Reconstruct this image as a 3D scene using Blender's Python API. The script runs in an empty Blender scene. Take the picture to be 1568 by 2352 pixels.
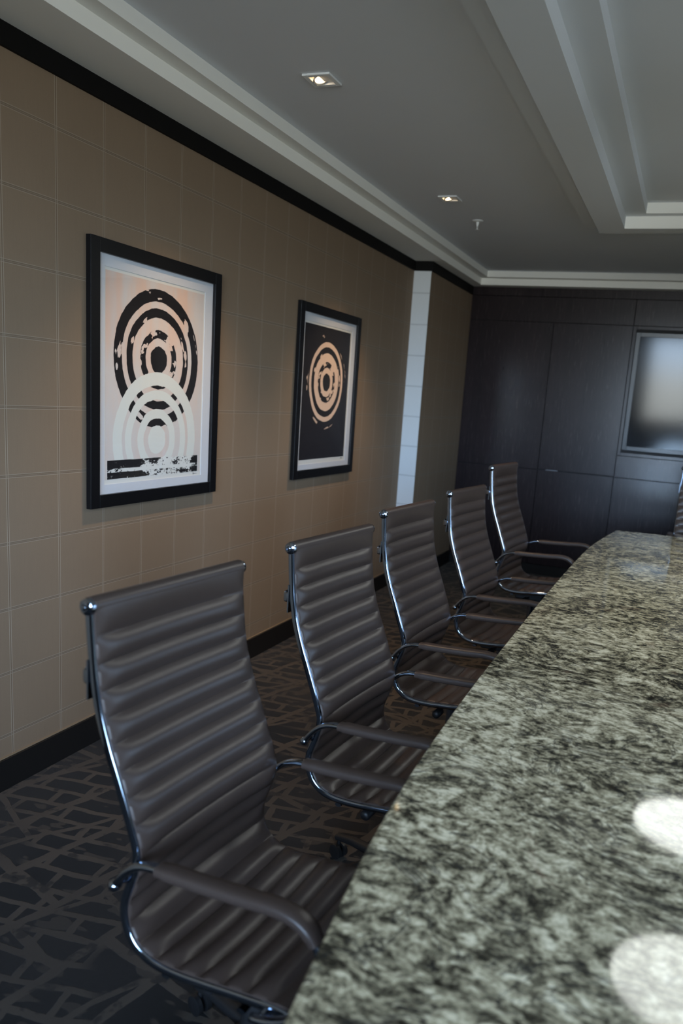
import bpy, bmesh, math, random
from mathutils import Vector, Matrix

random.seed(4)
C = bpy.context.scene.collection
PI = math.pi

# ------------------------------------------------------------------ helpers
def link(name, me, mat=None, parent=None, smooth=False):
    o = bpy.data.objects.new(name, me)
    C.objects.link(o)
    if mat:
        me.materials.append(mat)
    if parent:
        o.parent = parent
    if smooth:
        for p in me.polygons:
            p.use_smooth = True
    return o

def obj(name, bm, mat, parent=None, smooth=False, bevel=0.0, seg=2, auto=None):
    me = bpy.data.meshes.new(name)
    bmesh.ops.recalc_face_normals(bm, faces=bm.faces)
    bm.to_mesh(me)
    bm.free()
    o = link(name, me, mat, parent, smooth or auto is not None)
    if auto is not None:
        me.set_sharp_from_angle(angle=math.radians(auto))
    if bevel:
        m = o.modifiers.new('bevel', 'BEVEL')
        m.width = bevel
        m.segments = seg
        m.limit_method = 'ANGLE'
        m.angle_limit = math.radians(40)
    return o

def box(bm, x0, x1, y0, y1, z0, z1):
    v = [bm.verts.new((x, y, z)) for z in (z0, z1) for y in (y0, y1) for x in (x0, x1)]
    for f in ((0, 2, 3, 1), (4, 5, 7, 6), (0, 1, 5, 4), (2, 6, 7, 3), (0, 4, 6, 2), (1, 3, 7, 5)):
        bm.faces.new([v[i] for i in f])

def boxes(*bs):
    bm = bmesh.new()
    for b in bs:
        box(bm, *b)
    return bm

def frame_boxes(a0, a1, b0, b1, w):
    """four strips of a rectangular frame in two axes: (a, b) ranges"""
    return [(a0, a0 + w, b0, b1), (a1 - w, a1, b0, b1), (a0 + w, a1 - w, b0, b0 + w), (a0 + w, a1 - w, b1 - w, b1)]

def catmull(pts, n=8):
    P_ = [Vector(p) for p in pts]
    P_ = [P_[0] * 2 - P_[1]] + P_ + [P_[-1] * 2 - P_[-2]]
    out = []
    for i in range(1, len(P_) - 2):
        a, b, c, d = P_[i - 1], P_[i], P_[i + 1], P_[i + 2]
        for k in range(n):
            t = k / n
            out.append(0.5 * ((2 * b) + (c - a) * t + (2 * a - 5 * b + 4 * c - d) * t * t + (3 * b - a - 3 * c + d) * t ** 3))
    out.append(P_[-2])
    return out

def resample(pts, step):
    L = [0]
    for a, b in zip(pts, pts[1:]):
        L.append(L[-1] + (b - a).length)
    n = max(2, int(round(L[-1] / step)))
    out = []
    j = 0
    for i in range(n + 1):
        s = L[-1] * i / n
        while j < len(L) - 2 and L[j + 1] < s:
            j += 1
        t = (s - L[j]) / max(1e-9, L[j + 1] - L[j])
        out.append(pts[j].lerp(pts[j + 1], min(1, max(0, t))))
    return out

def sweep(bm, pts, ra, rb, side=Vector((0, 1, 0)), k=12, squash=2.0, cap=True):
    """tube along pts; ra = half size along 'side', rb = half size along the normal"""
    rings = []
    n = len(pts)
    for i, p in enumerate(pts):
        t = (pts[min(i + 1, n - 1)] - pts[max(i - 1, 0)]).normalized()
        s = (side - t * side.dot(t)).normalized()
        nn = s.cross(t).normalized()
        ring = []
        for j in range(k):
            a = 2 * PI * j / k
            ca, sa = math.cos(a), math.sin(a)
            e = 2.0 / squash
            ca = math.copysign(abs(ca) ** e, ca)
            sa = math.copysign(abs(sa) ** e, sa)
            A = ra[i] if isinstance(ra, list) else ra
            B = rb[i] if isinstance(rb, list) else rb
            ring.append(bm.verts.new(p + s * (A * ca) + nn * (B * sa)))
        rings.append(ring)
    for r, q in zip(rings, rings[1:]):
        for j in range(k):
            bm.faces.new((r[j], r[(j + 1) % k], q[(j + 1) % k], q[j]))
    if cap:
        bm.faces.new(rings[0][::-1])
        bm.faces.new(rings[-1])

def lathe(bm, prof, origin=(0, 0, 0), axis='Z', k=24):
    """prof: list of (r, h)"""
    O = Vector(origin)
    rings = []
    for r, h in prof:
        ring = []
        for j in range(k):
            a = 2 * PI * j / k
            if axis == 'Z':
                v = Vector((r * math.cos(a), r * math.sin(a), h))
            elif axis == 'Y':
                v = Vector((r * math.cos(a), h, r * math.sin(a)))
            else:
                v = Vector((h, r * math.cos(a), r * math.sin(a)))
            ring.append(bm.verts.new(O + v))
        rings.append(ring)
    for r, q in zip(rings, rings[1:]):
        for j in range(k):
            bm.faces.new((r[j], r[(j + 1) % k], q[(j + 1) % k], q[j]))
    bm.faces.new(rings[0][::-1])
    bm.faces.new(rings[-1])

def thing(name, label, cat, loc=(0, 0, 0), rotz=0.0, group=None):
    o = bpy.data.objects.new(name, None)
    o.empty_display_size = 0.1
    C.objects.link(o)
    o.location = loc
    o.rotation_euler = (0, 0, rotz)
    o['label'] = label
    o['category'] = cat
    if group:
        o['group'] = group
    return o

def struct(name, bm, mat, parent=None, **kw):
    o = obj(name, bm, mat, parent, **kw)
    if parent is None:
        o['kind'] = 'structure'
    return o

# ------------------------------------------------------------------ node helper
class NT:
    def __init__(self, name):
        self.mat = bpy.data.materials.new(name)
        self.mat.use_nodes = True
        self.t = self.mat.node_tree
        self.n = self.t.nodes
        self.b = self.n['Principled BSDF']

    def node(self, typ, **kw):
        x = self.n.new(typ)
        for k, v in kw.items():
            setattr(x, k, v)
        return x

    def put(self, sock, v):
        if isinstance(v, bpy.types.NodeSocket):
            self.t.links.new(v, sock)
        elif isinstance(v, (tuple, list)) and len(v) == 3 and sock.type == 'RGBA':
            sock.default_value = (*v, 1)
        else:
            sock.default_value = v

    def m(self, op, a, b=None, c=None, clamp=False):
        x = self.node('ShaderNodeMath', operation=op, use_clamp=clamp)
        for i, v in enumerate((a, b, c)):
            if v is not None:
                self.put(x.inputs[i], v)
        return x.outputs[0]

    def sstep(self, v, a, b):
        x = self.node('ShaderNodeMapRange', interpolation_type='SMOOTHSTEP')
        self.put(x.inputs['Value'], v)
        x.inputs['From Min'].default_value = a
        x.inputs['From Max'].default_value = b
        return x.outputs[0]

    def mix(self, f, a, b):
        x = self.node('ShaderNodeMix', data_type='RGBA')
        self.put(x.inputs[0], f)
        self.put(x.inputs[6], a)
        self.put(x.inputs[7], b)
        return x.outputs[2]

    def coords(self, kind='Object'):
        return self.node('ShaderNodeTexCoord').outputs[kind]

    def xyz(self, v):
        x = self.node('ShaderNodeSeparateXYZ')
        self.put(x.inputs[0], v)
        return x.outputs

    def comb(self, a, b, c):
        x = self.node('ShaderNodeCombineXYZ')
        for i, v in enumerate((a, b, c)):
            self.put(x.inputs[i], v)
        return x.outputs[0]

    def mapping(self, v, loc=(0, 0, 0), rot=(0, 0, 0), sc=(1, 1, 1)):
        x = self.node('ShaderNodeMapping')
        self.put(x.inputs[0], v)
        x.inputs[1].default_value = loc
        x.inputs[2].default_value = rot
        x.inputs[3].default_value = sc
        return x.outputs[0]

    def noise(self, v, scale=5, detail=3, rough=0.5, dist=0.0, out=0, lac=2.0):
        x = self.node('ShaderNodeTexNoise')
        self.put(x.inputs['Vector'], v)
        x.inputs['Scale'].default_value = scale
        x.inputs['Detail'].default_value = detail
        x.inputs['Roughness'].default_value = rough
        x.inputs['Lacunarity'].default_value = lac
        x.inputs['Distortion'].default_value = dist
        return x.outputs[out]

    def ramp(self, f, stops, interp='LINEAR'):
        x = self.node('ShaderNodeValToRGB')
        cr = x.color_ramp
        cr.interpolation = interp
        while len(cr.elements) < len(stops):
            cr.elements.new(0.5)
        for e, (p, c) in zip(cr.elements, stops):
            e.position = p
            e.color = (*c, 1) if len(c) == 3 else c
        self.put(x.inputs[0], f)
        return x.outputs[0]

    def bump(self, h, strength=0.3, dist=0.002):
        x = self.node('ShaderNodeBump')
        x.inputs['Strength'].default_value = strength
        x.inputs['Distance'].default_value = dist
        self.put(x.inputs['Height'], h)
        self.t.links.new(x.outputs[0], self.b.inputs['Normal'])

    def set(self, **kw):
        names = dict(color='Base Color', rough='Roughness', metal='Metallic', spec='Specular IOR Level',
                     coat='Coat Weight', coatr='Coat Roughness', sheen='Sheen Weight', ior='IOR',
                     emis='Emission Color', es='Emission Strength')
        for k, v in kw.items():
            self.put(self.b.inputs[names[k]], v)
        return self.mat

def simple(name, color, rough=0.5, **kw):
    return NT(name).set(color=color, rough=rough, **kw)

# ------------------------------------------------------------------ measures
CAMX, CAMH = 2.2, 1.5275
XC = 2.57               # centre line of the table and of the ceiling tray
XR = 2 * XC             # right wall
YB = 7.37               # back wall
YF = -2.4               # front wall, behind the camera
ZS = 2.598              # perimeter soffit
YP = 6.138              # where the left wall steps in
XP = 0.142

# ------------------------------------------------------------------ materials
def mat_wall(name, base, dark, line, line_amt=1.0, axis='y'):
    t = NT(name)
    p = t.coords()
    s = t.xyz(p)
    h = s[1] if axis == 'y' else s[0]
    z = s[2]
    def cell(v, off, pitch):
        q = t.m('DIVIDE', t.m('SUBTRACT', v, off), pitch)
        return t.m('MULTIPLY', t.m('SUBTRACT', t.m('FRACT', t.m('ADD', q, 0.5)), 0.5), pitch)   # signed distance to the nearest line
    dv = cell(h, 0.1544, 0.2437)
    dh = cell(z, 0.2052, 0.2395)
    av = t.m('ABSOLUTE', dv)
    ah = t.m('ABSOLUTE', dh)
    def line_at(a, c, w):
        return t.m('SUBTRACT', 1.0, t.sstep(t.m('ABSOLUTE', t.m('SUBTRACT', a, c)), w * 0.5, w))
    lv = line_at(av, 0.0042, 0.0017)
    lh = t.m('MAXIMUM', line_at(ah, 0.0055, 0.0017), t.m('MULTIPLY', line_at(ah, 0.0, 0.0014), 0.55))
    dk = t.m('MAXIMUM', t.m('MULTIPLY', line_at(av, 0.0, 0.003), 0.35), t.m('MULTIPLY', t.m('SUBTRACT', 1.0, t.sstep(ah, 0.004, 0.007)), 0.4))
    weave = t.noise(p, 420, 3, 0.6)
    patch = t.noise(p, 3.0, 4, 0.6)
    stri = t.noise(t.mapping(p, sc=(60, 60, 3) if True else (1, 1, 1)), 3, 3, 0.6)
    f = t.m('ADD', t.m('MULTIPLY', weave, 0.5), t.m('ADD', t.m('MULTIPLY', patch, 0.3), t.m('MULTIPLY', stri, 0.2)))
    col = t.mix(f, dark, base)
    col = t.mix(t.m('MULTIPLY', dk, 0.8), col, tuple(c * 0.35 for c in dark))
    col = t.mix(t.m('MULTIPLY', t.m('MAXIMUM', lv, t.m('MULTIPLY', lh, 0.75)), line_amt), col, line)
    t.set(color=col, rough=0.75, spec=0.25)
    t.bump(t.m('ADD', t.m('MULTIPLY', weave, 0.5), t.m('SUBTRACT', 1.0, dk)), 0.25, 0.0015)
    return t.mat

M_wall = mat_wall('taupe_grid_wallpaper', (0.262, 0.188, 0.124), (0.165, 0.117, 0.078), (0.48, 0.42, 0.33), 0.42)
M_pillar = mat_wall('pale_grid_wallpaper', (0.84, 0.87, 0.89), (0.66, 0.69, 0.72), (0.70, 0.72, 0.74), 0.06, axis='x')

def mat_paint(name, col):
    t = NT(name)
    p = t.coords()
    n = t.noise(p, 260, 3, 0.6)
    t.set(color=t.mix(t.noise(p, 1.5, 3), col, tuple(c * 0.95 for c in col)), rough=0.8, spec=0.2)
    t.bump(n, 0.12, 0.001)
    return t.mat
M_ceil = mat_paint('ceiling_paint', (0.76, 0.79, 0.83))
M_trim = mat_paint('lit_trim_paint', (0.93, 0.92, 0.87))  # paler than the ceiling paint: light on the fascias put into the colour
M_plain = mat_paint('plain_wall_paint', (0.16, 0.15, 0.14))

def mat_wood(name, c0, c1, rough=0.34, vertical=True):
    t = NT(name)
    p = t.coords()
    sc = (22, 22, 1.2) if vertical else (1.2, 22, 22)
    g = t.noise(t.mapping(p, sc=sc), 6, 6, 0.65, 0.4)
    g2 = t.noise(t.mapping(p, sc=tuple(v * 0.18 for v in sc)), 4, 4, 0.6, 0.8)
    f = t.m('ADD', t.m('MULTIPLY', g, 0.6), t.m('MULTIPLY', g2, 0.4))
    col = t.ramp(f, [(0.3, c0), (0.52, tuple((a + b) / 2 for a, b in zip(c0, c1))), (0.7, c1)])
    t.set(color=col, rough=t.m('ADD', rough, t.m('MULTIPLY', g, 0.12)), spec=0.36)
    t.bump(g, 0.06, 0.001)
    return t.mat
M_wood = mat_wood('dark_walnut_veneer', (0.010, 0.0070, 0.0085), (0.030, 0.019, 0.021), 0.20)
M_crown = mat_wood('black_stained_wood', (0.0015, 0.0012, 0.0012), (0.004, 0.0033, 0.003), 0.6, False)
M_crown.node_tree.nodes['Principled BSDF'].inputs['Specular IOR Level'].default_value = 0.2
M_gap = simple('dark_gap', (0.004, 0.004, 0.005), 0.7)
M_base = simple('baseboard_vinyl', (0.008, 0.007, 0.0065), 0.55, spec=0.3)
M_caulk = simple('tan_caulk', (0.22, 0.16, 0.10), 0.7)
M_gray = simple('grey_metal_pull', (0.35, 0.36, 0.40), 0.3, metal=0.7)

def mat_carpet():
    t = NT('patterned_carpet')
    p = t.coords()
    wob = t.noise(p, 3.0, 2, 0.5, out=1)
    sub = t.node('ShaderNodeVectorMath', operation='SUBTRACT')
    t.put(sub.inputs[0], wob); sub.inputs[1].default_value = (0.5, 0.5, 0.5)
    sca = t.node('ShaderNodeVectorMath', operation='SCALE')
    t.put(sca.inputs[0], sub.outputs[0]); sca.inputs['Scale'].default_value = 0.07
    add = t.node('ShaderNodeVectorMath', operation='ADD')
    t.put(add.inputs[0], p); t.put(add.inputs[1], sca.outputs[0])
    q = add.outputs[0]
    def hatch(rot, w, h, mortar, off, freq=2):
        v = t.node('ShaderNodeTexBrick')
        v.offset = 0.37
        v.offset_frequency = freq
        v.squash = 1.7
        v.squash_frequency = 3
        t.put(v.inputs['Vector'], t.mapping(q, loc=off, rot=(0, 0, rot)))
        v.inputs['Color1'].default_value = (0, 0, 0, 1)
        v.inputs['Color2'].default_value = (0.5, 0.5, 0.5, 1)
        v.inputs['Mortar'].default_value = (1, 1, 1, 1)
        v.inputs['Scale'].default_value = 1.0
        v.inputs['Mortar Size'].default_value = mortar
        v.inputs['Mortar Smooth'].default_value = 0.15
        v.inputs['Brick Width'].default_value = w
        v.inputs['Row Height'].default_value = h
        return v
    jit = t.noise(p, 28.0, 3, 0.6, out=1)
    js = t.node('ShaderNodeVectorMath', operation='MULTIPLY_ADD')
    t.put(js.inputs[0], jit); js.inputs[1].default_value = (0.009, 0.009, 0.0); t.put(js.inputs[2], q)
    q = js.outputs[0]
    A_ = hatch(-0.16, 0.19, 0.086, 0.012, (0.31, 0.07, 0))
    B_ = hatch(-1.32, 0.62, 0.235, 0.017, (0.11, 0.47, 0), 3)
    D_ = hatch(-1.05, 0.9, 0.41, 0.011, (0.6, 0.2, 0), 2)
    sel = t.sstep(t.noise(p, 2.2, 1, 0.5), 0.36, 0.44)
    edge_ = t.m('MAXIMUM', t.m('MULTIPLY', A_.outputs['Fac'], sel), t.m('MAXIMUM', B_.outputs['Fac'], D_.outputs['Fac']))
    brk = t.noise(p, 11.0, 3, 0.6)
    edge = t.m('MULTIPLY', edge_, t.m('SUBTRACT', 1.0, t.m('MULTIPLY', t.sstep(brk, 0.56, 0.62), 0.7)))
    fill = t.m('MULTIPLY', t.sstep(t.noise(t.mapping(p, rot=(0, 0, 0.3), sc=(1.0, 2.2, 1)), 7.0, 2, 0.5), 0.60, 0.63), 0.6)
    edge = t.m('MAXIMUM', edge, fill)
    big = t.sstep(t.noise(p, 1.6, 2, 0.5), 0.40, 0.62)
    speck = t.noise(p, 900, 2, 0.7)
    loops = t.noise(t.mapping(p, rot=(0, 0, 0.5), sc=(90, 420, 1)), 1.0, 2, 0.6)
    dark = t.mix(t.sstep(speck, 0.45, 0.75), (0.004, 0.0038, 0.004), (0.026, 0.023, 0.021))
    dark = t.mix(t.m('MULTIPLY', big, 0.6), dark, t.mix(loops, (0.008, 0.007, 0.007), (0.032, 0.028, 0.025)))
    light = t.mix(speck, (0.046, 0.037, 0.029), (0.078, 0.063, 0.049))
    col = t.mix(t.m('MULTIPLY', edge, t.m('SUBTRACT', 1.0, t.m('MULTIPLY', big, 0.3))), dark, light)
    t.set(color=col, rough=0.95, spec=0.1, sheen=0.1)
    t.bump(t.m('ADD', speck, t.m('MULTIPLY', edge, 0.8)), 0.6, 0.003)
    return t.mat
M_carpet = mat_carpet()

def mat_granite():
    t = NT('polished_granite')
    p = t.coords()
    w = t.noise(p, 2.3, 3, 0.55, out=1)
    sub = t.node('ShaderNodeVectorMath', operation='SUBTRACT')
    t.put(sub.inputs[0], w); sub.inputs[1].default_value = (0.5, 0.5, 0.5)
    sca = t.node('ShaderNodeVectorMath', operation='SCALE')
    t.put(sca.inputs[0], sub.outputs[0]); sca.inputs['Scale'].default_value = 0.22
    add = t.node('ShaderNodeVectorMath', operation='ADD')
    t.put(add.inputs[0], p); t.put(add.inputs[1], sca.outputs[0])
    q = add.outputs[0]
    st = t.mapping(q, rot=(0, 0, 0.45), sc=(0.95, 1.30, 1))
    n1 = t.noise(st, 34, 5, 0.58, 0.0)
    n2 = t.noise(st, 10.5, 5, 0.60, 0.35)
    n3 = t.noise(p, 120, 4, 0.6, 0.0)
    cr_ = t.node('ShaderNodeTexVoronoi')
    t.put(cr_.inputs['Vector'], st)
    cr_.inputs['Scale'].default_value = 95
    grain = t.xyz(cr_.outputs['Color'])[0]
    big = t.noise(q, 1.7, 3, 0.5)
    f = t.m('ADD', t.m('MULTIPLY', n1, 0.46), t.m('ADD', t.m('MULTIPLY', n2, 0.30), t.m('ADD', t.m('MULTIPLY', n3, 0.18), t.m('MULTIPLY', grain, 0.06))))
    f = t.m('ADD', f, t.m('MULTIPLY', t.m('SUBTRACT', big, 0.5), 0.17))
    col = t.ramp(f, [(0.385, (0.024, 0.020, 0.013)), (0.435, (0.085, 0.072, 0.045)), (0.475, (0.22, 0.188, 0.118)),
                     (0.510, (0.40, 0.342, 0.216)), (0.548, (0.60, 0.52, 0.345)), (0.60, (0.86, 0.765, 0.545))])
    pink = t.sstep(t.noise(q, 4.5, 4, 0.6, 1.0), 0.60, 0.72)
    col = t.mix(t.m('MULTIPLY', pink, 0.28), col, (0.30, 0.19, 0.12))
    vein = t.m('ABSOLUTE', t.m('SUBTRACT', t.noise(st, 3.2, 6, 0.62, 1.5), 0.5))
    col = t.mix(t.m('MULTIPLY', t.m('SUBTRACT', 1.0, t.sstep(vein, 0.0, 0.022)), 0.7), col, (0.02, 0.02, 0.019))
    t.set(color=col, rough=0.055, spec=0.42)
    return t.mat
M_granite = mat_granite()

def mat_leather():
    t = NT('brown_leather')
    p = t.coords()
    v = t.node('ShaderNodeTexVoronoi')
    t.put(v.inputs['Vector'], p)
    v.inputs['Scale'].default_value = 900
    n = t.noise(p, 60, 4, 0.6)
    t.set(color=t.mix(t.noise(p, 8, 4), (0.044, 0.030, 0.024), (0.058, 0.040, 0.033)),
          rough=t.m('ADD', 0.30, t.m('MULTIPLY', n, 0.12)), spec=0.36)
    t.bump(t.m('ADD', v.outputs['Distance'], t.m('MULTIPLY', n, 0.5)), 0.12, 0.0006)
    return t.mat
M_leather = mat_leather()
M_chrome = simple('polished_chrome', (0.33, 0.39, 0.48), 0.07, metal=1.0)
M_black = simple('black_plastic', (0.012, 0.012, 0.013), 0.45)
M_whitemetal = simple('white_enamel', (0.88, 0.90, 0.90), 0.4)
M_frame = simple('black_satin_frame', (0.004, 0.004, 0.005), 0.38, spec=0.3)
M_mat = simple('white_mat_board', (0.66, 0.70, 0.76), 0.85, spec=0.2)
M_paper = simple('cream_print_paper', (0.74, 0.76, 0.74), 0.85, spec=0.2)
M_ink = simple('pencil_grey', (0.12, 0.12, 0.13), 0.8)

def emissive(name, col, strength, base=(0.8, 0.8, 0.8)):
    return NT(name).set(color=base, rough=0.6, emis=col, es=strength)

def mat_glass(name, tint=(1, 1, 1), f0=0.04):
    t = NT(name)
    tr = t.node('ShaderNodeBsdfTransparent')
    tr.inputs[0].default_value = (*tint, 1)
    gl = t.node('ShaderNodeBsdfGlossy')
    gl.inputs['Roughness'].default_value = 0.02
    fc = t.node('ShaderNodeLayerWeight')
    fc.inputs[0].default_value = 0.5
    fz = t.m('ADD', f0, t.m('MULTIPLY', t.m('POWER', fc.outputs['Facing'], 5.0), 0.9))
    mx = t.node('ShaderNodeMixShader')
    t.t.links.new(fz, mx.inputs[0])
    t.t.links.new(tr.outputs[0], mx.inputs[1])
    t.t.links.new(gl.outputs[0], mx.inputs[2])
    t.t.links.new(mx.outputs[0], t.n['Material Output'].inputs[0])
    return t.mat
M_glass = mat_glass('clear_glass')
M_tinted = mat_glass('fill_window_tint', (0.40, 0.41, 0.42))  # tint weakens the sky light through the added side window

def mat_art(kind):
    t = NT('print_' + kind)
    p = t.coords()
    s = t.xyz(p)
    u, v = s[1], s[2]
    warp = t.noise(t.comb(0.0, u, v), 7, 3, 0.5)
    def polar(cx, cz, seed):
        du = t.m('SUBTRACT', u, cx)
        dv = t.m('SUBTRACT', v, cz)
        r = t.m('SQRT', t.m('ADD', t.m('MULTIPLY', du, du), t.m('MULTIPLY', dv, dv)))
        rs = t.m('MAXIMUM', r, 0.001)
        c, n = t.m('DIVIDE', du, rs), t.m('DIVIDE', dv, rs)
        slow = t.noise(t.comb(c, n, seed), 1.6, 2, 0.5)
        r2 = t.m('ADD', r, t.m('ADD', t.m('MULTIPLY', t.m('SUBTRACT', slow, 0.5), 0.013),
                               t.m('MULTIPLY', t.m('SUBTRACT', t.noise(t.comb(0.0, u, v), 45, 2, 0.5), 0.5), 0.006)))
        streak = t.noise(t.comb(t.m('MULTIPLY', c, 5.0), t.m('MULTIPLY', n, 5.0), t.m('MULTIPLY', r, 260.0)), 1.0, 4, 0.6)
        dens = t.noise(t.comb(t.m('MULTIPLY', c, 1.5), t.m('MULTIPLY', n, 1.5), t.m('ADD', t.m('MULTIPLY', r, 16.0), seed)), 1.6, 2, 0.5)
        return r2, streak, dens
    def band(r, a, b, e=0.0012):
        lo = t.sstep(r, a - e, a + e) if a > 0 else 1.0
        return t.m('MULTIPLY', lo, t.m('SUBTRACT', 1.0, t.sstep(r, b - e, b + e)))
    def dry(streak, dens, lo, hi):
        thr = t.m('MULTIPLY', t.sstep(dens, lo, hi), 0.66)
        return t.sstep(t.m('SUBTRACT', streak, thr), -0.03, 0.03)
    if kind == 'pink':
        C1, R1 = (-0.006, 0.0905), [(0.241, 0.291), (0.175, 0.213), (0.090, 0.125), (0, 0.057)]
        C2, R2 = (-0.010, -0.251), [(0.232, 0.288), (0.172, 0.212), (0.091, 0.132), (0, 0.061)]
        r, st, de = polar(*C1, 2.3)
        black = 0.0
        for (a, b), lo in zip(R1, (0.57, 0.63, 0.52, 0.68)):
            black = t.m('MAXIMUM', black, t.m('MULTIPLY', band(r, a, b), dry(st, de, lo, lo + 0.10)))
        r, st, de = polar(*C2, 7.7)
        white = 0.0
        for a, b in R2:
            white = t.m('MAXIMUM', white, band(r, a, b))
        white = t.m('MULTIPLY', white, t.sstep(v, -0.334, -0.330))
        black = t.m('MULTIPLY', black, t.m('SUBTRACT', 1.0, white))
        bgn = t.noise(t.mapping(p, sc=(1, 1, 0.25)), 9, 5, 0.6)
        pinkness = t.m('MULTIPLY', t.sstep(bgn, 0.35, 0.68), t.m('ADD', 0.35, t.m('MULTIPLY', t.sstep(v, -0.30, 0.40), 0.65)))
        bg = t.mix(pinkness, (0.66, 0.645, 0.64), (0.74, 0.55, 0.46))
        col = t.mix(t.m('MULTIPLY', white, 0.93), bg, (0.72, 0.78, 0.76))
        # worn black stripes under the circles, on white
        lowmask = t.m('MULTIPLY', t.m('SUBTRACT', 1.0, t.sstep(v, -0.334, -0.328)),
                      t.m('MULTIPLY', t.sstep(u, -0.332, -0.328), t.m('SUBTRACT', 1.0, t.sstep(u, 0.303, 0.306))))
        col = t.mix(t.m('MULTIPLY', lowmask, 0.95), col, (0.74, 0.78, 0.77))
        ww = t.m('MULTIPLY', t.m('SUBTRACT', warp, 0.5), 0.006)
        vv = t.m('ADD', v, ww)
        def stripe(z0, z1):
            return t.m('MULTIPLY', t.sstep(vv, z0 - 0.0015, z0 + 0.0015), t.m('SUBTRACT', 1.0, t.sstep(vv, z1 - 0.0015, z1 + 0.0015)))
        core = t.m('MAXIMUM', stripe(-0.366, -0.331), stripe(-0.408, -0.381))
        allb = stripe(-0.408, -0.331)
        fleck = t.noise(t.comb(0.0, t.m('MULTIPLY', u, 0.7), v), 95, 5, 0.75)
        patch = t.noise(t.comb(0.0, t.m('MULTIPLY', u, 0.35), v), 26, 3, 0.6)
        slope = t.m('MULTIPLY', t.sstep(u, -0.30, 0.12), 0.115)
        edge_hold = t.m('MULTIPLY', t.sstep(u, 0.24, 0.29), 0.10)
        wear = t.m('ADD', t.m('SUBTRACT', t.m('ADD', t.m('MULTIPLY', fleck, 0.5), t.m('MULTIPLY', patch, 0.5)), slope), edge_hold)
        ink = t.m('MAXIMUM', t.m('MULTIPLY', core, t.sstep(wear, 0.395, 0.425)), t.m('MULTIPLY', allb, t.sstep(wear, 0.50, 0.53)))
        ink = t.m('MULTIPLY', ink, t.m('MULTIPLY', t.sstep(u, -0.331, -0.329), t.m('SUBTRACT', 1.0, t.sstep(u, 0.301, 0.303))))
        black = t.m('MAXIMUM', black, ink)
        col = t.mix(black, col, (0.010, 0.010, 0.013))
    else:
        r, st, de = polar(-0.020, 0.073, 2.3)
        cream = band(r, 0.0, 0.245)
        black = 0.0
        for (a, b), lo in zip([(0.178, 0.215), (0.090, 0.126), (0, 0.055)], (0.63, 0.52, 0.68)):
            black = t.m('MAXIMUM', black, t.m('MULTIPLY', band(r, a, b), dry(st, de, lo, lo + 0.10)))
        halo = t.m('MULTIPLY', band(r, 0.262, 0.292), t.m('SUBTRACT', 1.0, dry(st, de, 0.53, 0.68)))
        cream = t.m('MAXIMUM', t.m('MULTIPLY', cream, t.m('SUBTRACT', 1.0, black)), t.m('MULTIPLY', halo, 0.8))
        col = t.mix(cream, (0.012, 0.0105, 0.014), (0.80, 0.60, 0.47))
    t.set(color=col, rough=0.7, spec=0.25)
    return t.mat

# ------------------------------------------------------------------ room shell
T = 0.15
struct('floor', boxes((-0.3, XR + 0.3, YF - 0.3, YB + 0.3, -0.1, 0.0)), M_carpet)
struct('wall_left', boxes((-T, 0, YF - T, YP + 0.0, 0, ZS + 0.25)), M_wall)
struct('wall_left_return', boxes((-T, XP, YP + 0.001, YB + T, 0, ZS + 0.25)), M_wall)
# pale papered face of the return, facing the room
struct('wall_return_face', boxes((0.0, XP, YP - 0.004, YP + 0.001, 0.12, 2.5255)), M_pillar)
RY0, RY1, RZ0, RZ1 = 2.3, 5.0, 0.9, 2.1  # unseen side window, added to brighten the left wall, prints and chairs
struct('wall_right', boxes((XR, XR + T, YF - T, RY0, 0, ZS + 0.25), (XR, XR + T, RY1, YB + T, 0, ZS + 0.25),
                           (XR, XR + T, RY0, RY1, 0, RZ0), (XR, XR + T, RY0, RY1, RZ1, ZS + 0.25)), M_plain)
rfb = [(XR + 0.04, XR + 0.10, a, b, c, d) for a, b, c, d in frame_boxes(RY0, RY1, RZ0, RZ1, 0.05)]
rfb.append((XR + 0.04, XR + 0.10, (RY0 + RY1) / 2 - 0.03, (RY0 + RY1) / 2 + 0.03, RZ0 + 0.05, RZ1 - 0.05))
w2 = struct('fill_window', boxes(*rfb), M_whitemetal, bevel=0.003)
struct('pane', boxes((XR + 0.069, XR + 0.075, RY0 + 0.05, RY1 - 0.05, RZ0 + 0.05, RZ1 - 0.05)), M_tinted, w2)
# front wall with the long window behind the camera
WX0, WX1, WZ0, WZ1 = 1.20, 5.05, 0.90, 2.585
struct('wall_front', boxes((0, WX0, YF - T, YF, 0, ZS + 0.25), (WX1, XR, YF - T, YF, 0, ZS + 0.25),
                           (WX0, WX1, YF - T, YF, 0, WZ0), (WX0, WX1, YF - T, YF, WZ1, ZS + 0.25)), M_plain)
wfb = [(a, b, YF - 0.10, YF - 0.04, c, d) for a, b, c, d in frame_boxes(WX0, WX1, WZ0, WZ1, 0.05)]
nm = 4
for i in range(1, nm):
    x = WX0 + (WX1 - WX0) * i / nm
    wfb.append((x - 0.03, x + 0.03, YF - 0.10, YF - 0.04, WZ0 + 0.05, WZ1 - 0.05))
w1 = struct('window_1', boxes(*wfb), M_whitemetal, bevel=0.003)
struct('pane', boxes((WX0 + 0.05, WX1 - 0.05, YF - 0.075, YF - 0.069, WZ0 + 0.05, WZ1 - 0.05)), M_glass, w1)

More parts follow.
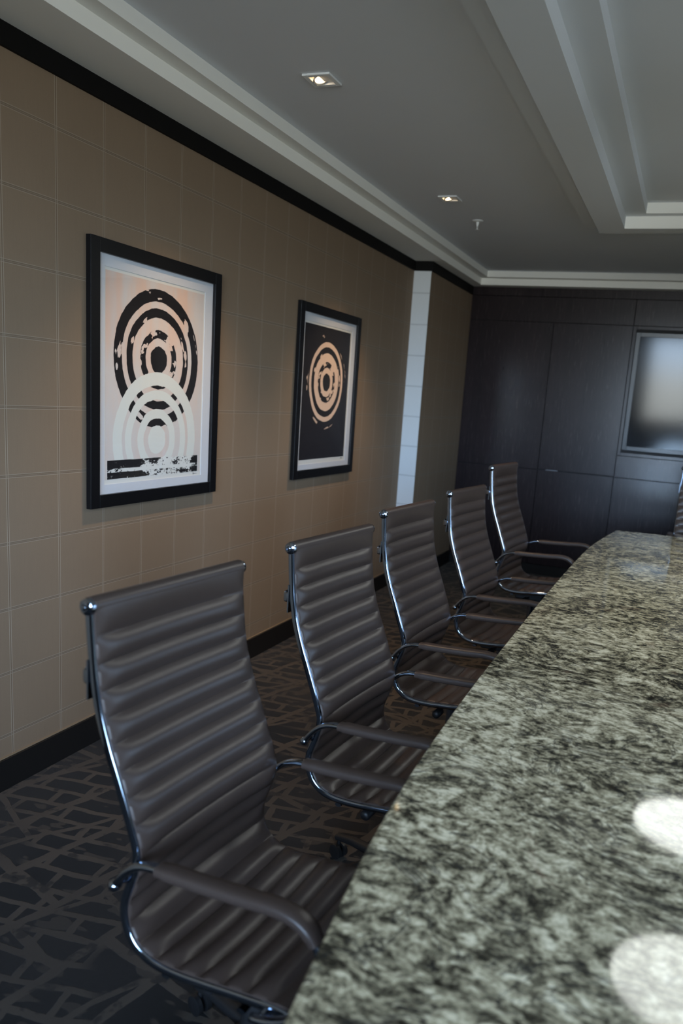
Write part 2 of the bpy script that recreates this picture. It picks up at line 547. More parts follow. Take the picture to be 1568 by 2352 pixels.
# ceiling: tray steps
def ring(ox0, ox1, oy0, oy1, ix0, ix1, iy0, iy1, z0, z1):
    return [(ox0, ix0, oy0, oy1, z0, z1), (ix1, ox1, oy0, oy1, z0, z1), (ix0, ix1, oy0, iy0, z0, z1), (ix0, ix1, iy1, oy1, z0, z1)]
ZM = 2.705
def mir(x):
    return 2 * XC - x
yn = YF
a0 = 0.250
a1 = 0.3245
struct('ceiling', boxes((-T, XR + T, YF - T, YB + T, ZM + 0.02, ZM + 0.20)), M_ceil)
mb = ring(-T, XR + T, YF - T, YB + T, a1, mir(a1), YF + 0.33, 7.162, ZM - 0.052, ZM + 0.02)
struct('trim_1', boxes(*mb), M_trim)
mb = ring(-T, XR + T, YF - T, YB + T, a0, mir(a0), YF + 0.25, 7.245, ZS, ZM - 0.052)
struct('trim_2', boxes(*mb), M_trim)
# the thin main ceiling sheet sits at ZM between the perimeter and the dropped centre frame
s1x, s2x, r1x, r2x = 1.4245, 1.535, 1.687, 1.80
s1y, s2y, r1y, r2y = 5.114, 5.025, 4.91, 4.848
n1y, n2y, n3y, n4y = -1.3, -1.2, -1.08, -1.02
struct('ceiling_sheet', boxes(*ring(a1, mir(a1), YF + 0.33, 7.162, s1x, mir(s1x), n1y, s1y, ZM, ZM + 0.02)), M_ceil)
struct('trim_3', boxes(*ring(s1x, mir(s1x), n1y, s1y, r2x, mir(r2x), n4y, r2y, 2.640, ZM + 0.02)), M_ceil)
struct('trim_4', boxes(*ring(s2x, mir(s2x), n2y, s2y, r1x, mir(r1x), n3y, r1y, 2.574, 2.640)), M_ceil)
struct('trim_lit_fascia', boxes((r1x, mir(r1x), r1y - 0.006, r1y, 2.5745, 2.6395), (r2x, mir(r2x), r2y - 0.006, r2y, 2.6405, 2.6965)), M_trim)  # added boards, far faces only; their paler paint stands in for light there
struct('ceiling_centre', boxes((r2x, mir(r2x), n4y, r2y, 2.697, ZM + 0.02)), M_ceil)

# crown moulding and baseboards
cz0, cz1 = 2.525, ZS
struct('trim_5', boxes((0.0, 0.012, YF, YP - 0.012, cz0, cz1), (0.0, XP + 0.012, YP - 0.012, YP - 0.0045, cz0, cz1),
                       (XP, XP + 0.012, YP - 0.0045, YB - 0.012, cz0, cz1)), M_crown, bevel=0.0015)
struct('trim_6', boxes((XP, XR, YB - 0.012, YB + 0.0, cz0, cz1)), M_wood, bevel=0.0015)
struct('baseboard_left', boxes((0.0, 0.014, YF, YP - 0.014, 0.0, 0.121), (0.0, XP + 0.014, YP - 0.014, YP - 0.0045, 0.0, 0.121),
                               (XP, XP + 0.014, YP - 0.0045, YB - 0.02, 0.0, 0.121)), M_base, bevel=0.002)
struct('trim_7', boxes((0.0, 0.006, YF, YP - 0.014, 0.1212, 0.126)), M_caulk)

# panelled back wall
wb = struct('wall_back', boxes((XP, XR, YB + 0.022, YB + T, 0, ZS + 0.1)), M_gap)
def panel(name, x0, x1, z0, z1, parent, y0=YB, mat=M_wood, th=0.02):
    return obj(name, boxes((x0, x1, y0, y0 + th, z0, z1)), mat, parent, bevel=0.0012)
g = 0.0025
xA, xB = 0.921, 1.6095
xC_, xD = mir(xB), mir(xA)
panel('panel', XP + 0.002, xB - g, 2.309, 2.5235, wb)
panel('panel', xB + g, xC_ - g, 2.309, 2.5235, wb)
panel('panel', xC_ + g, XR - 0.002, 2.309, 2.5235, wb)
panel('panel', XP + 0.002, xA - g, 0.993, 2.3045, wb)
panel('panel', XP + 0.002, xA - g, 0.10, 0.988, wb)
panel('panel', xD + g, XR - 0.002, 0.993, 2.3045, wb)
panel('panel', xD + g, XR - 0.002, 0.10, 0.988, wb)
panel('panel', xB + g, xC_ - g, 0.993, 1.184, wb)
panel('panel', xB + g, xC_ - g, 0.10, 0.988, wb)
obj('toe_kick', boxes((XP + 0.002, XR - 0.002, YB + 0.004, YB + 0.021, 0.0, 0.096)), M_base, wb)
fr = [(a, b, YB, YB + 0.02, c, d) for a, b, c, d in frame_boxes(xB + g, xC_ - g, 1.188, 2.3045, 0.0265)]
obj('recess_frame', boxes(*fr), M_wood, wb, bevel=0.001)

def cabinet(x0, x1, label):
    c = thing('wall_cabinet', label, 'cabinet', ((x0 + x1) / 2, YB, 0), 0, 'built-in cabinets flanking the wall screen')
    w = (x1 - x0) / 2 - g
    u = obj('door', boxes((-w, w, 0, 0.02, 0.9985, 2.3045)), M_wood, c, bevel=0.0012)
    obj('door', boxes((-w, w, 0, 0.02, 0.10, 0.990)), M_wood, c, bevel=0.0012)
    obj('handle', boxes((-w + 0.07, -w + 0.182, -0.004, 0.012, 0.9915, 0.9965)), M_gray, u, bevel=0.0008)
    return c
cabinet(xA, xB, 'dark walnut tall cabinet in the back wall, beside the screen')
# television
tv = thing('television', 'large flat black television screen recessed in the dark wood wall', 'television', (XC, YB, 1.2165))
tx = XC - 1.644
M_tvframe = simple('gunmetal_bezel', (0.012, 0.016, 0.022), 0.28)
M_screen = NT('black_screen_glass').set(color=(0.002, 0.004, 0.008), rough=0.10, spec=0.33)
obj('bezel', boxes(*[(a, b, 0.004, 0.021, c, d) for a, b, c, d in frame_boxes(-tx, tx, 0.022, 1.034, 0.037)]), M_tvframe, tv, bevel=0.002)
obj('screen', boxes((-tx + 0.037, tx - 0.037, 0.010, 0.0205, 0.059, 0.997)), M_screen, tv)

tv.rotation_euler = (math.radians(1.7), 0, 0)
# ------------------------------------------------------------------ table
def table():
    t = thing('conference_table', 'long boat-shaped conference table with polished grey-green granite top', 'table', (XC, 2.95, 0))
    left = [(1.905, 0.40), (1.868, 0.58), (1.827, 0.77), (1.801, 0.95), (1.770, 1.18), (1.747, 1.45), (1.734, 1.72), (1.722, 2.17), (1.715, 2.84),
            (1.712, 3.5), (1.715, 4.10), (1.728, 4.75), (1.759, 5.17), (1.809, 5.65)]
    pts = [Vector((x, y, 0)) for x, y in left]
    sm = catmull(pts, 6)
    far = catmull([Vector((1.809, 5.652, 0)), Vector((2.0, 5.69, 0)), Vector((2.3, 5.722, 0)), Vector((XC, 5.73, 0))], 5)[1:]
    near = catmull([Vector((XC, 0.27, 0)), Vector((2.2, 0.285, 0)), Vector((1.98, 0.33, 0)), Vector((1.905, 0.40, 0))], 5)[:-1]
    half = near + sm + far                       # from near centre to far centre along the left
    outl = [(p.x, p.y) for p in half] + [(2 * XC - p.x, p.y) for p in reversed(half[1:-1])]
    bm = bmesh.new()
    top = [bm.verts.new((x - XC, y - 2.95, 0.75)) for x, y in outl]
    bot = [bm.verts.new((x - XC, y - 2.95, 0.715)) for x, y in outl]
    bm.faces.new(top)
    bm.faces.new(bot[::-1])
    n = len(outl)
    for i in range(n):
        bm.faces.new((top[i], bot[i], bot[(i + 1) % n], top[(i + 1) % n]))
    obj('tabletop', bm, M_granite, t, bevel=0.004, seg=3)
    obj('apron', boxes((-0.45, 0.45, -1.9, 1.9, 0.655, 0.7145)), M_black, t, bevel=0.004)
    for y in (-1.35, 1.35):
        bm = boxes((-0.30, 0.30, y - 0.32, y + 0.32, 0.03, 0.655), (-0.36, 0.36, y - 0.38, y + 0.38, 0.0, 0.03))
        obj('pedestal', bm, M_wood, t, bevel=0.004)
table()

# ------------------------------------------------------------------ chair
ROOT_F = 0.26
prof_pts = [(0.000, 1.100), (0.004, 1.045), (0.010, 0.985), (0.016, 0.940), (0.026, 0.892), (0.046, 0.830), (0.070, 0.770), (0.094, 0.708),
            (0.114, 0.655), (0.1235, 0.622), (0.121, 0.590), (0.108, 0.548), (0.095, 0.508), (0.0945, 0.472), (0.108, 0.434), (0.138, 0.407),
            (0.178, 0.395), (0.235, 0.394), (0.30, 0.400), (0.37, 0.408), (0.43, 0.414), (0.475, 0.414), (0.512, 0.404)]
def chair_proto(name_label):
    t = thing('office_chair', name_label, 'chair', (0, 0, 0), 0, 'ribbed leather conference chairs')
    path = catmull([Vector((f - ROOT_F, 0, z)) for f, z in prof_pts], 6)
    HW = 0.237
    # side rails
    rp = resample(path, 0.012)
    for s in (-1, 1):
        bm = bmesh.new()
        pts = [p + Vector((0, s * HW, 0)) for p in rp]
        sweep(bm, pts, 0.0065, 0.0095, k=14, squash=2.6)
        r = obj('side_rail', bm, M_chrome, t, smooth=True)
        for P_, R_ in ((pts[0] + Vector((0, s * -0.001, 0)), 0.0172), (pts[-1] + Vector((0, s * -0.001, 0)), 0.0122)):
            bm = bmesh.new()
            pr = [(R_ * 0.80, -0.0015), (R_, -0.0005), (R_, 0.006), (R_ * 0.92, 0.0105), (R_ * 0.6, 0.014), (R_ * 0.42, 0.0145), (R_ * 0.36, 0.0125),
                  (R_ * 0.30, 0.0125), (R_ * 0.28, 0.016), (R_ * 0.12, 0.0175)]
            lathe(bm, [(a, s * b) for a, b in pr], P_, 'Y', 28)
            obj('end_cap', bm, M_chrome, r, auto=35)
    # upholstery: ribs along the path
    def pad(bm, s_from, s_to, seams, roll_top=None, roll_front=False):
        pass
    L = [0.0]
    for a, b in zip(path, path[1:]):
        L.append(L[-1] + (b - a).length)
    total = L[-1]
    def at(s):
        s = min(max(s, 0), total)
        for i in range(len(L) - 1):
            if L[i + 1] >= s:
                q = (s - L[i]) / max(1e-9, L[i + 1] - L[i])
                return path[i].lerp(path[i + 1], q)
        return path[-1]
    def nrm(s):
        t_ = (at(s + 0.008) - at(s - 0.008)).normalized()
        return Vector((-t_.z, 0, t_.x)) if False else Vector((0, 1, 0)).cross(t_).normalized()
    first = 0.060
    pitch = 0.0548
    nr = int((total - 0.028 - first) / pitch)
    seams = [first + pitch * i for i in range(nr + 1)]
    last = seams[-1]
    seat_split = min(range(len(seams)), key=lambda i: abs(seams[i] - 0.765))
    W_ = 0.2370
    NV = 26
    def front_off(s):
        """bulge of the front face above the rail plane"""
        if s < first or s > last:
            return 0.0
        q = ((s - first) / pitch) % 1.0
        return 1.0 - abs(2 * q - 1) ** 2.1
    def surf(svals, name, top=False, front=False):
        bm = bmesh.new()
        F, B = [], []
        for s in svals:
            p, n = at(s), nrm(s)
            if n.x + n.z * 0.3 < 0:
                n = -n
            rowF, rowB = [], []
            for j in range(NV + 1):
                v = -1 + 2 * j / NV
                v = math.copysign(1 - (1 - abs(v)) ** 1.35, v) if abs(v) < 1 else v
                ed = 1 - abs(v) ** 14
                sag = -0.013 * (1 - abs(v) ** 2.2)
                if s < first:
                    sag *= s / first
                bul = 0.0145 * front_off(s) * (0.35 + 0.65 * (1 - abs(v) ** 10))
                fo = 0.0125 + sag * ed + bul * ed
                bo = 0.002 + sag - 0.006 * front_off(s) * ed
                if s < first and top:
                    q = s / first
                    bul2 = 0.006 * math.sin(PI * q) ** 0.7
                    fo = 0.0125 + sag * ed + bul2 * ed + 0.005 * (1 - q) ** 2
                    bo = 0.002 + sag - 0.018 * (1 - q) ** 2
                if s > last:
                    q = min(1, (s - last) / max(1e-6, total - last))
                    fo = 0.0125 + sag * (1 - q) + 0.004 * math.sin(PI * min(1, q * 0.9 + 0.08)) ** 0.6
                    bo = 0.0
                y = v * W_
                rowF.append(bm.verts.new(p + n * fo + Vector((0, y, 0))))
                rowB.append(bm.verts.new(p + n * bo + Vector((0, y, 0))))
            F.append(rowF)
            B.append(rowB)
        for i in range(len(svals) - 1):
            for j in range(NV):
                bm.faces.new((F[i][j], F[i][j + 1], F[i + 1][j + 1], F[i + 1][j]))
                bm.faces.new((B[i][j], B[i + 1][j], B[i + 1][j + 1], B[i][j + 1]))
            for j in (0, NV):
                bm.faces.new((F[i][j], F[i + 1][j], B[i + 1][j], B[i][j]))
        for i in (0, -1):
            for j in range(NV):
                bm.faces.new((F[i][j], B[i][j], B[i][j + 1], F[i][j + 1]))
        if top:      # leather roll over the top tube
            p = at(0)
            k = 16
            rr = []
            for j in range(NV + 1):
                y = -W_ + 2 * W_ * j / NV
                rr.append([bm.verts.new(p + Vector((0.0185 * math.cos(2 * PI * a / k), y, 0.0185 * math.sin(2 * PI * a / k)))) for a in range(k)])
            for a, b in zip(rr, rr[1:]):
                for q in range(k):
                    bm.faces.new((a[q], a[(q + 1) % k], b[(q + 1) % k], b[q]))
            bm.faces.new(rr[0]); bm.faces.new(rr[-1][::-1])
        if front:
            p = at(total)
            k = 14
            rr = []
            for j in range(NV + 1):
                y = -W_ + 2 * W_ * j / NV
                rr.append([bm.verts.new(p + Vector((0.0130 * math.cos(2 * PI * a / k), y, 0.0130 * math.sin(2 * PI * a / k)))) for a in range(k)])
            for a, b in zip(rr, rr[1:]):
                for q in range(k):
                    bm.faces.new((a[q], a[(q + 1) % k], b[(q + 1) % k], b[q]))
            bm.faces.new(rr[0]); bm.faces.new(rr[-1][::-1])
        return obj(name, bm, M_leather, t, auto=75)
    def rib_samples(i0, i1):
        out = []
        for i in range(i0, i1):
            for q in (0.0, 0.03, 0.08, 0.16, 0.28, 0.42, 0.58, 0.72, 0.84, 0.92, 0.97):
                out.append(seams[i] + q * pitch)
        out.append(seams[i1])
        return out
    sv = [first * q / 10 for q in range(10)] + rib_samples(0, seat_split)
    surf(sv, 'backrest', top=True)
    sv = rib_samples(seat_split, len(seams) - 1) + [last + (total - last) * q / 6 for q in range(1, 7)]
    surf(sv, 'seat', front=True)
    # arms
    arm = [(0.092, 0.556), (0.106, 0.576), (0.126, 0.599), (0.150, 0.617), (0.180, 0.627), (0.220, 0.630), (0.30, 0.634), (0.40, 0.641), (0.460, 0.646),
           (0.505, 0.641), (0.538, 0.620), (0.556, 0.582), (0.556, 0.535), (0.540, 0.485), (0.508, 0.440), (0.465, 0.414), (0.42, 0.403)]
    ap = resample(catmull([Vector((f - ROOT_F, 0, z)) for f, z in arm], 8), 0.01)
    padp = [p for p in ap if (p.x + ROOT_F > 0.198 and p.z > 0.600)]
    for s in (-1, 1):
        y = s * (HW + 0.0255)
        bm = bmesh.new()
        n = len(ap)
        wid = [0.0085 + 0.0045 * min(1, i / 6) for i in range(n)]
        wid = [w if i < n - 12 else 0.013 - 0.0035 * (i - (n - 12)) / 12 for i, w in enumerate(wid)]
        sweep(bm, [p + Vector((0, y, 0)) for p in ap], wid, 0.0075, k=14, squash=2.5)
        a = obj('armrest', bm, M_chrome, t, smooth=True)
        bm = bmesh.new()
        m_ = len(padp)
        wa = [0.0205 if 2 <= i < m_ - 2 else 0.0185 for i in range(m_)]
        wb_ = [0.0130 if 2 <= i < m_ - 2 else 0.0110 for i in range(m_)]
        sweep(bm, [p + Vector((0, y, 0)) for p in padp], wa, wb_, k=18, squash=2.8)
        obj('arm_pad', bm, M_leather, a, auto=60)
        # bolts: ball at the rear end, pin into the rail
        bm = bmesh.new()
        lathe(bm, [(0.004, -0.014 * s), (0.0100, -0.010 * s), (0.0128, 0.0), (0.0110, 0.007 * s), (0.005, 0.0125 * s)], ap[0] + Vector((0, y, 0)), 'Y', 18)
        obj('bolt', bm, M_chrome, a, smooth=True)
        for r_, px_, pz_ in ((0.008, 0.121, 0.594), (0.007, 0.440, 0.411)):
            bm = bmesh.new()
            lathe(bm, [(r_, s * (HW + 0.002)), (r_, s * (HW + 0.020))], (px_ - ROOT_F, 0, pz_), 'Y', 16)
            obj('pin', bm, M_chrome, a, auto=40)
    # rear crossbar between the arm ends
    bm = bmesh.new()
    sweep(bm, [Vector((0.092 - ROOT_F, -HW - 0.02, 0.556)), Vector((0.092 - ROOT_F, 0, 0.556)), Vector((0.092 - ROOT_F, HW + 0.02, 0.556))],
          0.007, 0.007, side=Vector((0, 0, 1)), k=12)
    obj('crossbar', bm, M_chrome, t, auto=40)
    # upper back brace: plates behind the rails and a flat loop handle
    bm = bmesh.new()
    for s in (-1, 1):
        box(bm, -0.0006 - ROOT_F, 0.0034 - ROOT_F, min(s * (HW - 0.008), s * (HW + 0.008)), max(s * (HW - 0.008), s * (HW + 0.008)), 0.915, 0.995)
    loop = catmull([Vector((0.004 - ROOT_F, -HW, 0.958)), Vector((-0.006 - ROOT_F, -HW - 0.002, 0.958)), Vector((-0.020 - ROOT_F, -HW + 0.010, 0.958)),
                    Vector((-0.026 - ROOT_F, -HW + 0.06, 0.958)), Vector((-0.029 - ROOT_F, 0, 0.958)), Vector((-0.026 - ROOT_F, HW - 0.06, 0.958)),
                    Vector((-0.020 - ROOT_F, HW - 0.010, 0.958)), Vector((-0.006 - ROOT_F, HW + 0.002, 0.958)), Vector((0.004 - ROOT_F, HW, 0.958))], 6)
    sweep(bm, loop, 0.0140, 0.0035, side=Vector((0, 0, 1)), k=12, squash=3)
    obj('back_brace', bm, M_chrome, t, auto=50)
    # underside: cross tube, mechanism, lever, gas lift, star base
    for f in (0.20, 0.38):
        bm = bmesh.new()
        sweep(bm, [Vector((f - ROOT_F, -HW, 0.378)), Vector((f - ROOT_F, 0, 0.372)), Vector((f - ROOT_F, HW, 0.378))], 0.010, 0.006, side=Vector((1, 0, 0)), k=10)
        obj('seat_brace', bm, M_chrome, t, auto=50)
    obj('tilt_mechanism', boxes((-0.09, 0.09, -0.06, 0.06, 0.315, 0.368)), M_black, t, bevel=0.008)
    bm = bmesh.new()
    sweep(bm, [Vector((0.0, -0.05, 0.338)), Vector((0.0, -0.14, 0.335))], 0.004, 0.004, side=Vector((1, 0, 0)), k=8)
    lathe(bm, [(0.010, -0.185), (0.016, -0.178), (0.016, -0.135), (0.010, -0.130)], (0.0, 0, 0.335), 'Y', 16)
    obj('lever', bm, M_black, t, auto=50)
    bm = bmesh.new()
    lathe(bm, [(0.020, 0.19), (0.020, 0.32)], (0, 0, 0), 'Z', 18)
    obj('gas_lift', bm, M_chrome, t, auto=40)
    bm = bmesh.new()
    lathe(bm, [(0.027, 0.075), (0.034, 0.08), (0.031, 0.20), (0.026, 0.205)], (0, 0, 0), 'Z', 22)
    base = obj('base', bm, M_black, t, auto=40)
    for i in range(5):
        a = 2 * PI * i / 5 + math.radians(90)
        d = Vector((math.cos(a), math.sin(a), 0))
        bm = bmesh.new()
        sweep(bm, [d * 0.02 + Vector((0, 0, 0.100)), d * 0.15 + Vector((0, 0, 0.090)), d * 0.225 + Vector((0, 0, 0.072))],
              [0.020, 0.016, 0.012], [0.017, 0.013, 0.009], side=d.cross(Vector((0, 0, 1))), k=12, squash=3)
        obj('leg', bm, M_black, base, auto=50)
        bm = bmesh.new()
        c0 = d * 0.215
        sd = d.cross(Vector((0, 0, 1)))
        for s in (-1, 1):
            ctr = c0 + sd * (0.013 * s) + Vector((0, 0, 0.026))
            rings = []
            for rr_, hh in ((0.018, -0.008), (0.025, -0.006), (0.025, 0.006), (0.018, 0.008)):
                rings.append([bm.verts.new(ctr + sd * hh + d * (rr_ * math.cos(2 * PI * q / 18)) + Vector((0, 0, rr_ * math.sin(2 * PI * q / 18)))) for q in range(18)])
            for A_, B_ in zip(rings, rings[1:]):
                for q in range(18):
                    bm.faces.new((A_[q], A_[(q + 1) % 18], B_[(q + 1) % 18], B_[q]))
            bm.faces.new(rings[0]); bm.faces.new(rings[-1])
        lathe(bm, [(0.006, 0.03), (0.006, 0.068)], c0, 'Z', 10)
        obj('caster', bm, M_black, base, auto=40)
    return t

def copy_tree(o, parent=None):
    c = o.copy()
    C.objects.link(c)
    if parent:
        c.parent = parent
        c.matrix_parent_inverse = o.matrix_parent_inverse.copy()
    for ch in list(o.children):
        copy_tree(ch, c)
    return c

HWK = 0.237
def place(c, kx, ky, deg, dz=0.0):
    th = math.radians(deg)
    f = Vector((math.cos(th), -math.sin(th), 0))
    d = Vector((math.sin(th), math.cos(th), 0))
    o = Vector((kx, ky, 0)) + f * ROOT_F + d * HWK
    c.location = (o.x, o.y, 0)
    c.rotation_euler = (0, 0, -th)
    if dz:
        # gas lift raised: everything but the star base moves up
        for ch in c.children:
            if not ch.name.startswith('base'):
                ch.location.z += dz
rows = [(1.183, 1.161, 4.5, 0.0, 'brown ribbed leather office chair with its whole near arm showing, first along the table'),
        (1.207, 1.934, 5.0, 0.0, 'brown ribbed leather office chair second in the row, just past the first chair'),
        (1.162, 2.765, 4.5, 0.0, 'brown ribbed leather office chair third and middle in the row of five'),
        (1.157, 3.658, 6.0, 0.0, 'brown ribbed leather office chair fourth in the row, before the raised last one'),
        (1.150, 4.520, 5.0, 0.079, 'brown ribbed leather office chair raised higher, last in the row against the dark wood wall')]
proto = chair_proto(rows[0][4])
others = [copy_tree(proto) for _ in range(5)]
for c, (kx, ky, deg, dz, lab) in zip([proto] + others[:4], rows):
    c['label'] = lab
    place(c, kx, ky, deg, dz)
head = others[4]
head['label'] = 'dark ribbed chair at the far end of the table, cut off by the picture edge'
head.location = (2.18 + 0.245, 6.05, 0)
head.rotation_euler = (0, 0, -PI / 2)
for ch in head.children:
    if not ch.name.startswith('base'):
        ch.location.z += 0.085

# ------------------------------------------------------------------ pictures
def picture(yc, kind, label, name='framed_print'):
    hw, hh = 0.4435, 0.517
    t = thing(name, label, 'picture', (0.0, yc, CAMH - 0.0005), 0, 'framed abstract prints')
    obj('frame', boxes(*[(0.004, 0.027, a, b, c, d) for a, b, c, d in frame_boxes(-hw, hw, -hh, hh, 0.052)]), M_frame, t, bevel=0.0012)
    obj('backing', boxes((0.002, 0.008, -hw + 0.02, hw - 0.02, -hh + 0.02, hh - 0.02)), M_black, t)
    ow, oh = hw - 0.045, hh - 0.045
    off = 0.008 - 0.008
    pw0, pw1, ph0, ph1 = -0.350, 0.331, -0.427, 0.420
    if kind == 'dark':
        pw0, pw1, ph0, ph1 = -0.357, 0.334, -0.432, 0.418
    mats = []
    for a, b, c, d in ((-ow, pw0, -oh, oh), (pw1, ow, -oh, oh), (pw0, pw1, -oh, ph0), (pw0, pw1, ph1, oh)):
        mats.append((0.0085, 0.0120, a, b, c, d))
    obj('mat_board', boxes(*mats), M_mat, t)
    pp = obj('paper', boxes((0.0081, 0.0092, pw0 - 0.01, pw1 + 0.01, ph0 - 0.01, ph1 + 0.01)), M_paper, t)
    iw0, iw1, ih = (-0.343, 0.322, 0.408) if kind == 'pink' else (-0.350, 0.313, 0.405)
    obj('artwork', boxes((0.0093, 0.0096, iw0, iw1, -ih if kind != 'pink' else -0.409, ih)), mat_art(kind), pp)
    # pencil scribble in the lower corner of the sheet
    bm = bmesh.new()
    x0, z0 = (iw1 - 0.055, -0.4185) if kind == 'pink' else (iw1 - 0.045, -0.4165)
    sc = [(0, 0), (0.004, 0.006), (0.003, -0.005), (0.008, 0.004), (0.010, -0.002), (0.014, 0.003), (0.017, -0.002), (0.021, 0.003), (0.024, 0.0), (0.033, 0.001)]
    sweep(bm, catmull([Vector((0.0099, x0 + a, z0 + b)) for a, b in sc], 4), 0.0005, 0.0005, side=Vector((1, 0, 0)), k=5)
    obj('pencil_mark', bm, M_ink, pp)
    obj('glazing', boxes((0.0150, 0.0165, -hw + 0.048, hw - 0.048, -hh + 0.048, hh - 0.048)), M_glass, t)
    return t
picture(2.933, 'pink', 'large black framed print of black and white rings on pale pink ground')
picture(4.647, 'dark', 'large black framed print of cream rings on a black ground')

# ------------------------------------------------------------------ downlights, sprinkler, pendants
M_lamp = emissive('warm_lamp_face', (1.0, 0.62, 0.26), 7.0)
M_lampcore = emissive('warm_lamp_core', (1.0, 0.86, 0.62), 22.0)
M_reflector = simple('downlight_reflector', (0.75, 0.76, 0.77), 0.25, metal=0.6)
def downlight(x, y, label):
    t = thing('downlight', label, 'ceiling light', (x, y, ZM), 0, 'square gimbal downlights')
    h = 0.0575
    obj('trim_plate', boxes(*[(a, b, c, d, -0.0085, -0.0005) for a, b, c, d in frame_boxes(-h, h, -h, h, 0.019)]), M_whitemetal, t, bevel=0.0015)
    # tilted gimbal ring with lamp
    bm = bmesh.new()
    k = 32
    tilt = Matrix.Rotation(math.radians(-22), 4, 'Y')
    def ringv(r, z):
        return [bm.verts.new(tilt @ Vector((r * math.cos(2 * PI * q / k), r * math.sin(2 * PI * q / k), z))) for q in range(k)]
    R_ = [ringv(0.0285, 0.004), ringv(0.0355, 0.004), ringv(0.0365, -0.002), ringv(0.0335, -0.0045), ringv(0.0285, -0.002), ringv(0.0285, 0.004)]
    for a, b in zip(R_, R_[1:]):
        for q in range(k):
            bm.faces.new((a[q], a[(q + 1) % k], b[(q + 1) % k], b[q]))
    gmb = obj('gimbal_ring', bm, M_reflector, t, auto=50)
    bm = bmesh.new()
    rs = [[bm.verts.new(tilt @ Vector((r * math.cos(2 * PI * q / k), r * math.sin(2 * PI * q / k), z))) for q in range(k)] for r, z in ((0.0283, 0.001), (0.011, 0.0015))]
    for q in range(k):
        bm.faces.new((rs[0][q], rs[0][(q + 1) % k], rs[1][(q + 1) % k], rs[1][q]))
    obj('lamp', bm, M_lamp, t)
    bm = bmesh.new()
    bm.faces.new([bm.verts.new(tilt @ Vector((0.011 * math.cos(2 * PI * q / k), 0.011 * math.sin(2 * PI * q / k), 0.0015))) for q in range(k)])
    obj('lamp_core', bm, M_lampcore, t)
    ld = bpy.data.lights.new('lamp_beam', 'SPOT')
    ld.energy = SPOT_W
    ld.color = (1.0, 0.66, 0.36)
    ld.spot_size = math.radians(84)
    ld.spot_blend = 1.0
    ld.shadow_soft_size = 0.03
    lo = bpy.data.objects.new('lamp_beam', ld)
    C.objects.link(lo)
    lo.parent = t
    lo.location = (0, 0, -0.02)
    v = Vector((-0.45, 0, -2.7))
    lo.rotation_euler = v.to_track_quat('-Z', 'Y').to_euler()
SPOT_W = 75
downlight(0.698, 2.978, 'square white gimbal downlight glowing warm, above the pink ring print')
downlight(0.694, 4.719, 'square white gimbal downlight glowing warm, beside the fire sprinkler')

sp = thing('sprinkler', 'small white pendent fire sprinkler on the ceiling', 'sprinkler', (0.716, 5.283, ZM))
bm = bmesh.new()
lathe(bm, [(0.008, -0.0005), (0.036, -0.0005), (0.036, -0.003), (0.026, -0.007), (0.010, -0.010)], k=28)
obj('escutcheon', bm, M_whitemetal, sp, auto=40)
bm = bmesh.new()
lathe(bm, [(0.010, -0.008), (0.010, -0.022), (0.0075, -0.026), (0.0065, -0.034)], k=18)
for s in (-1, 1):
    sweep(bm, catmull([Vector((0, s * 0.006, -0.024)), Vector((0, s * 0.011, -0.034)), Vector((0, s * 0.008, -0.046)), Vector((0, 0, -0.053))], 4), 0.002, 0.002, side=Vector((1, 0, 0)), k=8)
obj('sprinkler_body', bm, M_whitemetal, sp, auto=50)
bm = bmesh.new()
lathe(bm, [(0.003, -0.050), (0.004, -0.053), (0.014, -0.055), (0.014, -0.0565), (0.003, -0.057)], k=20)
obj('deflector', bm, M_whitemetal, sp, auto=40)

# drum pendants over the table; the photograph shows them mirrored in the granite
PEND = 6.9
M_diff = emissive('pendant_diffuser', (0.97, 1.0, 0.95), PEND)
M_shade = simple('white_drum_shade', (0.7, 0.7, 0.68), 0.7)
def pendant(x, y, r, label):
    zb = 2.35
    t = thing('drum_pendant', label, 'pendant light', (x, y, zb), 0, 'drum pendants over the table')
    bm = bmesh.new()
    lathe(bm, [(r - 0.004, 0.0), (r + 0.004, 0.0), (r + 0.004, 0.12), (r - 0.004, 0.12)], k=64)
    s = obj('lamp_shade', bm, M_shade, t, auto=40)
    bm = bmesh.new()
    lathe(bm, [(r, -0.003), (r, -0.0005)], k=64)
    obj('diffuser', bm, M_diff, t, auto=40)
    bm = bmesh.new()
    lathe(bm, [(0.006, 0.12), (0.006, 0.33)], k=12)
    lathe(bm, [(0.05, 0.33), (0.05, 0.346)], k=24)
    obj('stem', bm, M_whitemetal, t, auto=40)
pendant(2.5455, 4.735, 0.345, 'round glowing lamp mirrored as the upper white disc in the granite tabletop')
pendant(2.5305, 3.287, 0.333, 'round glowing lamp mirrored as the lower white disc in the granite tabletop')

# ------------------------------------------------------------------ daylight
SKY = 30.0
w = bpy.data.worlds.new('World')
bpy.context.scene.world = w
w.use_nodes = True
nt = w.node_tree
bg = nt.nodes['Background']
tc = nt.nodes.new('ShaderNodeTexCoord')
sx = nt.nodes.new('ShaderNodeSeparateXYZ')
nt.links.new(tc.outputs['Generated'], sx.inputs[0])
cr = nt.nodes.new('ShaderNodeValToRGB')
mr = nt.nodes.new('ShaderNodeMapRange')
mr.inputs['From Min'].default_value = -0.3
mr.inputs['From Max'].default_value = 0.7
nt.links.new(sx.outputs[2], mr.inputs[0])
nt.links.new(mr.outputs[0], cr.inputs[0])
el = cr.color_ramp.elements
def zp(z):
    return (z + 0.3) / 1.0
el[0].position = 0.0; el[0].color = (0.12, 0.13, 0.13, 1)
el[1].position = 1.0; el[1].color = (0.12, 0.20, 0.36, 1)
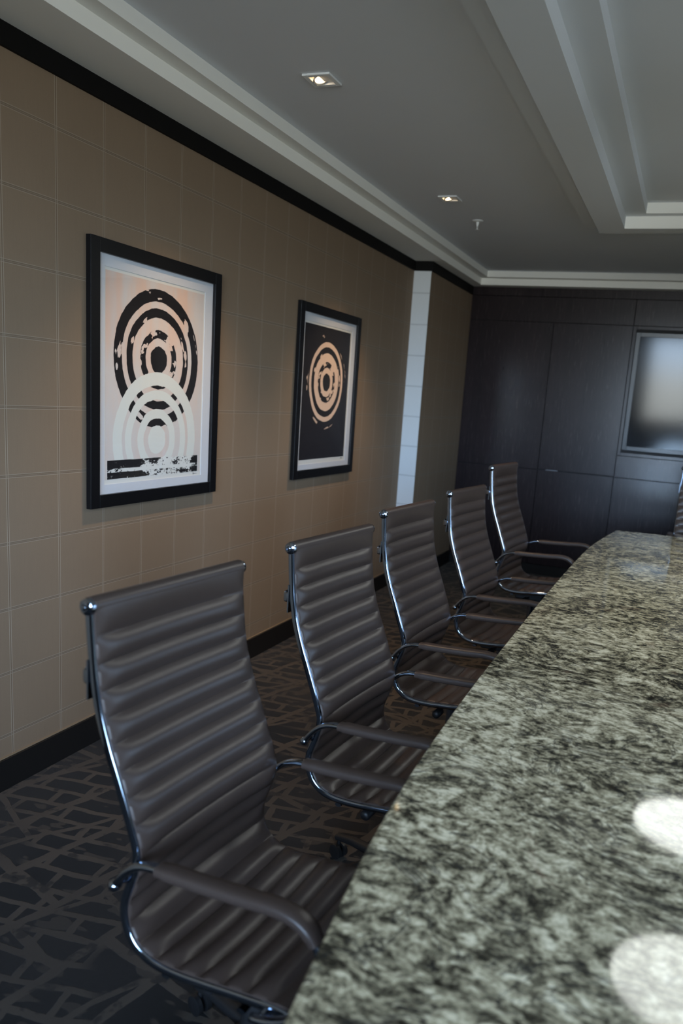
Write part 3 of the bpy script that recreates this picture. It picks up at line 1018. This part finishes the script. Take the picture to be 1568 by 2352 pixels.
for z, c in ((-0.10, (0.25, 0.27, 0.27, 1)), (-0.015, (0.42, 0.44, 0.42, 1)), (0.01, (0.42, 0.54, 0.68, 1)), (0.08, (0.50, 0.72, 1.0, 1)), (0.26, (0.40, 0.58, 0.84, 1)), (0.42, (0.22, 0.34, 0.52, 1))):
    e = el.new(zp(z)); e.color = c
nt.links.new(cr.outputs[0], bg.inputs[0])
bg.inputs[1].default_value = SKY
pl = bpy.data.lights.new('window_portal', 'AREA')
pl.shape = 'RECTANGLE'
pl.size = WX1 - WX0
pl.size_y = WZ1 - WZ0
pl.cycles.is_portal = True
po = bpy.data.objects.new('window_portal', pl)
C.objects.link(po)
po.location = ((WX0 + WX1) / 2, YF - 0.02, (WZ0 + WZ1) / 2)
po.rotation_euler = Vector((0, 1, 0)).to_track_quat('-Z', 'Y').to_euler()

pl2 = bpy.data.lights.new('window_portal', 'AREA')  # portal in the opening of the added side window
pl2.shape = 'RECTANGLE'
pl2.size = RY1 - RY0
pl2.size_y = RZ1 - RZ0
pl2.cycles.is_portal = True
po2 = bpy.data.objects.new('window_portal', pl2)
C.objects.link(po2)
po2.location = (XR + 0.02, (RY0 + RY1) / 2, (RZ0 + RZ1) / 2)
po2.rotation_euler = Vector((-1, 0, 0)).to_track_quat('-Z', 'Y').to_euler()
# ------------------------------------------------------------------ camera
cd = bpy.data.cameras.new('camera')
cam = bpy.data.objects.new('camera', cd)
C.objects.link(cam)
R2 = Vector((0.931755, 0.355301, 0.074797)).normalized()
F = Vector((-0.335104, 0.920802, -0.199572)).normalized()
U2 = R2.cross(F).normalized()
mw = Matrix((R2, U2, -F)).transposed().to_4x4()
mw.translation = Vector((CAMX, 0.0, CAMH))
cam.matrix_world = mw
cd.sensor_fit = 'HORIZONTAL'
cd.sensor_width = 24.0
cd.lens = 1808.65 * 24.0 / 1568.0
cd.shift_x = (784 - 891.516) / 1568.0
cd.shift_y = (1285.614 - 1176) / 1568.0
cd.clip_start = 0.02
cd.clip_end = 60
cd.dof.use_dof = True
cd.dof.focus_distance = 2.85
cd.dof.aperture_fstop = 2.6
bpy.context.scene.camera = cam

sc = bpy.context.scene
sc.view_settings.view_transform = 'Standard'
sc.view_settings.look = 'None'
sc.view_settings.exposure = 0.35
sc.view_settings.gamma = 1.0
sc.view_settings.use_curve_mapping = False
cy = sc.cycles
cy.use_denoising = True
cy.max_bounces = 7
cy.diffuse_bounces = 4
cy.glossy_bounces = 4
cy.transparent_max_bounces = 8
cy.sample_clamp_indirect = 4.0
cy.caustics_reflective = False
cy.caustics_refractive = False
